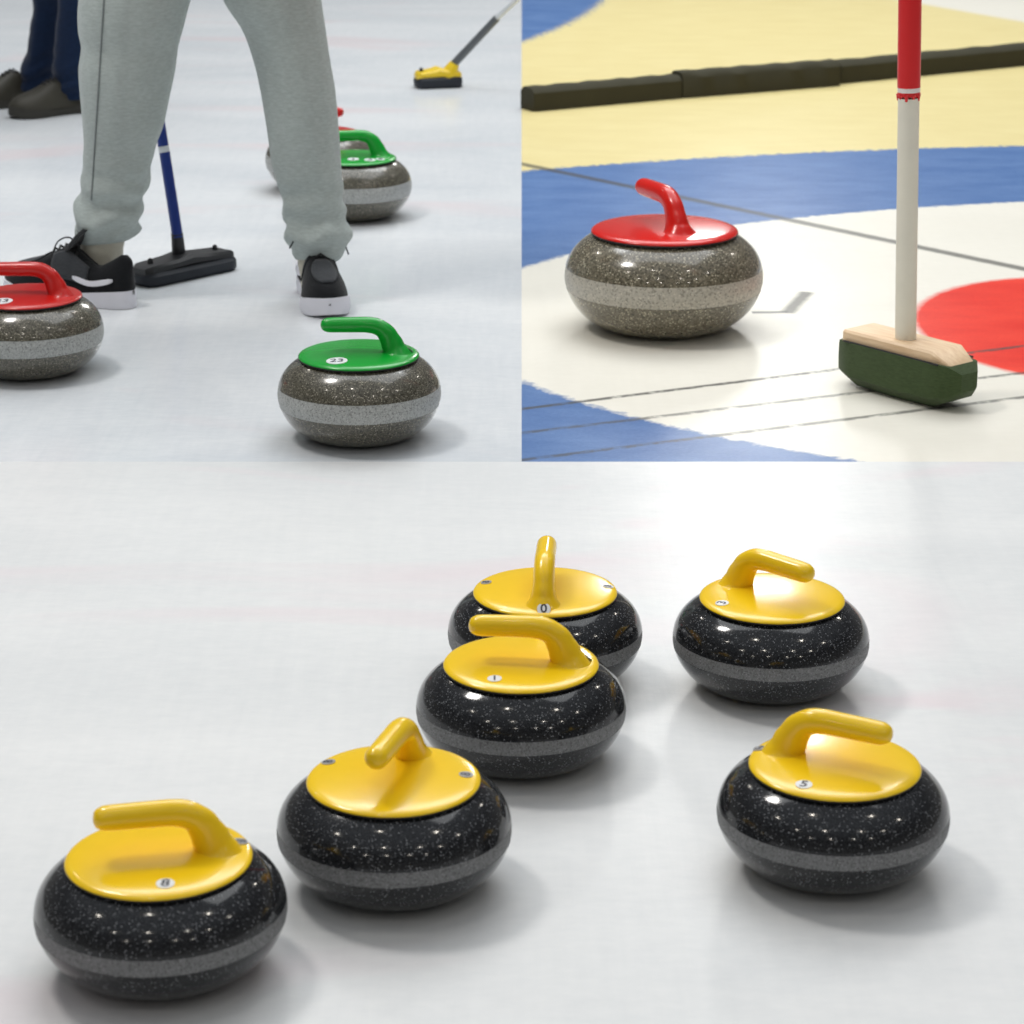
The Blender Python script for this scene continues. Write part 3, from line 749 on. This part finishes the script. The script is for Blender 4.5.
tr1 = [c for c in p1.children if c.name.startswith('trousers')][0]
surf_line('side_seam', tr1, p1, [(104 - 5.5 * min(1, y / 90) - 7 * max(0, (y - 90) / 110), y) for y in range(-20, 205, 5)], M['cuff'], .0022)
def child_tube(name, root, rows, mat, fold=.0, seed=0, lab=None):
    bm = bmesh.new(); rr = []
    for c, hx, hy in [(Vector(q[:3]), q[3], q[4]) for q in catmull([(c[0], c[1], c[2], hx, hy) for c, hx, hy in rows], 5)]:
        ring = []
        for k in range(40):
            a = 2 * PI * k / 40
            f = 1 + fold * math.sin(c.z * 260 + 2 * math.sin(a + seed))
            ring.append(c - root.location + Vector((hx * f * math.cos(a), hy * f * math.sin(a), 0)))
        rr.append(cring(bm, ring))
    skin_rings(bm, rr)
    o = build(name, bm, mat, root)
    if lab: o['label'] = lab
    return o
child_tube('sock', p1, [(yp(101, 291, YL), .038, .045), (yp(101, 276, YL), .040, .045), (yp(101, 262, YL), .044, .044), (yp(102, 248, YL), .047, .045), (yp(103, 236, YL), .046, .044)], M['sock'], .02, 1)
child_tube('sock', p1, [(yp(317, 291, YR), .034, .040), (yp(317, 275, YR), .036, .040), (yp(316, 266, YR), .039, .040), (yp(316, 252, YR), .038, .040)], M['sock'], .02, 2)
# shoes
hL = gp(135, 308); tL = gp(-14, 293)
shoe(p1, (hL.x, hL.y, 0), math.atan2(tL.y - hL.y, tL.x - hL.x), .325, .112, M['shoe_white'], M['shoe_black'], M['shoe_grey'], 'black trainer pointing left')
tR = gp(329, 317.5); hR = gp(310, 287)
shoe(p1, (hR.x, hR.y, 0), math.atan2(tR.y - hR.y, tR.x - hR.x), .315, .108, M['shoe_white'], M['shoe_black'], M['shoe_grey'], 'black trainer pointing forward')
# --- person in dark jeans at the far left back
f1 = gp(50, 104); f2 = gp(76, 112)
Yb_ = (f1.y + f2.y) / 2
pj = Vector((yp(62, 0, Yb_).x, Yb_ + .02, .90))
def rj(y, xl, xr, Y): return row(y, xl, xr, Y)
j1 = [rj(90, 20, 56, f1.y), rj(80, 20, 56, f1.y), rj(70, 20, 57, f1.y), rj(50, 27, 62, f1.y), rj(25, 30, 64, f1.y), rj(0, 32, 66, f1.y), (Vector((pj.x - .062, Yb_ + .02, .55)), .085, .09), (Vector((pj.x - .085, Yb_ + .02, .80)), .095, .10)]
j2 = [rj(98, 52, 90, f2.y), rj(88, 52, 91, f2.y), rj(75, 52, 92, f2.y), rj(50, 54, 92, f2.y), rj(25, 56, 92, f2.y), rj(0, 58, 92, f2.y), (Vector((pj.x + .062, Yb_ + .02, .55)), .085, .09), (Vector((pj.x + .085, Yb_ + .02, .80)), .095, .10)]
a1 = j1[0][0].copy(); a1.z = .03; a2 = j2[0][0].copy(); a2.z = .03
hj = [(Vector((pj.x - .28, pj.y + .03, 1.16)), Vector((pj.x - .28, pj.y - .06, .93)), Vector((0, -.1, -1)), Vector((1, 0, 0))),
      (Vector((pj.x + .28, pj.y + .03, 1.16)), Vector((pj.x + .28, pj.y - .06, .93)), Vector((0, -.1, -1)), Vector((-1, 0, 0)))]
p2 = person('person in dark navy jeans standing far back at the left edge', pj, [a1, a2], [j1[5][0].copy(), j2[5][0].copy()], hj, (-.5, -1, 0), M['jeans'], None, 1.12, M['jacket'], [j1, j2])
h1 = gp(52, 100); e1 = gp(-14, 108)
shoe(p2, (h1.x, h1.y, 0), math.atan2(e1.y - h1.y, e1.x - h1.x), .30, .12, M['sole_dark'], M['shoe_brown'], None, 'dark brown shoe cut by the left edge, pointing left', False)
h2 = gp(96, 110); e2 = gp(28, 117)
shoe(p2, (h2.x, h2.y, 0), math.atan2(e2.y - h2.y, e2.x - h2.x), .30, .12, M['sole_dark'], M['shoe_brown'], None, 'dark olive shoe partly hidden behind the grey trouser leg', False)
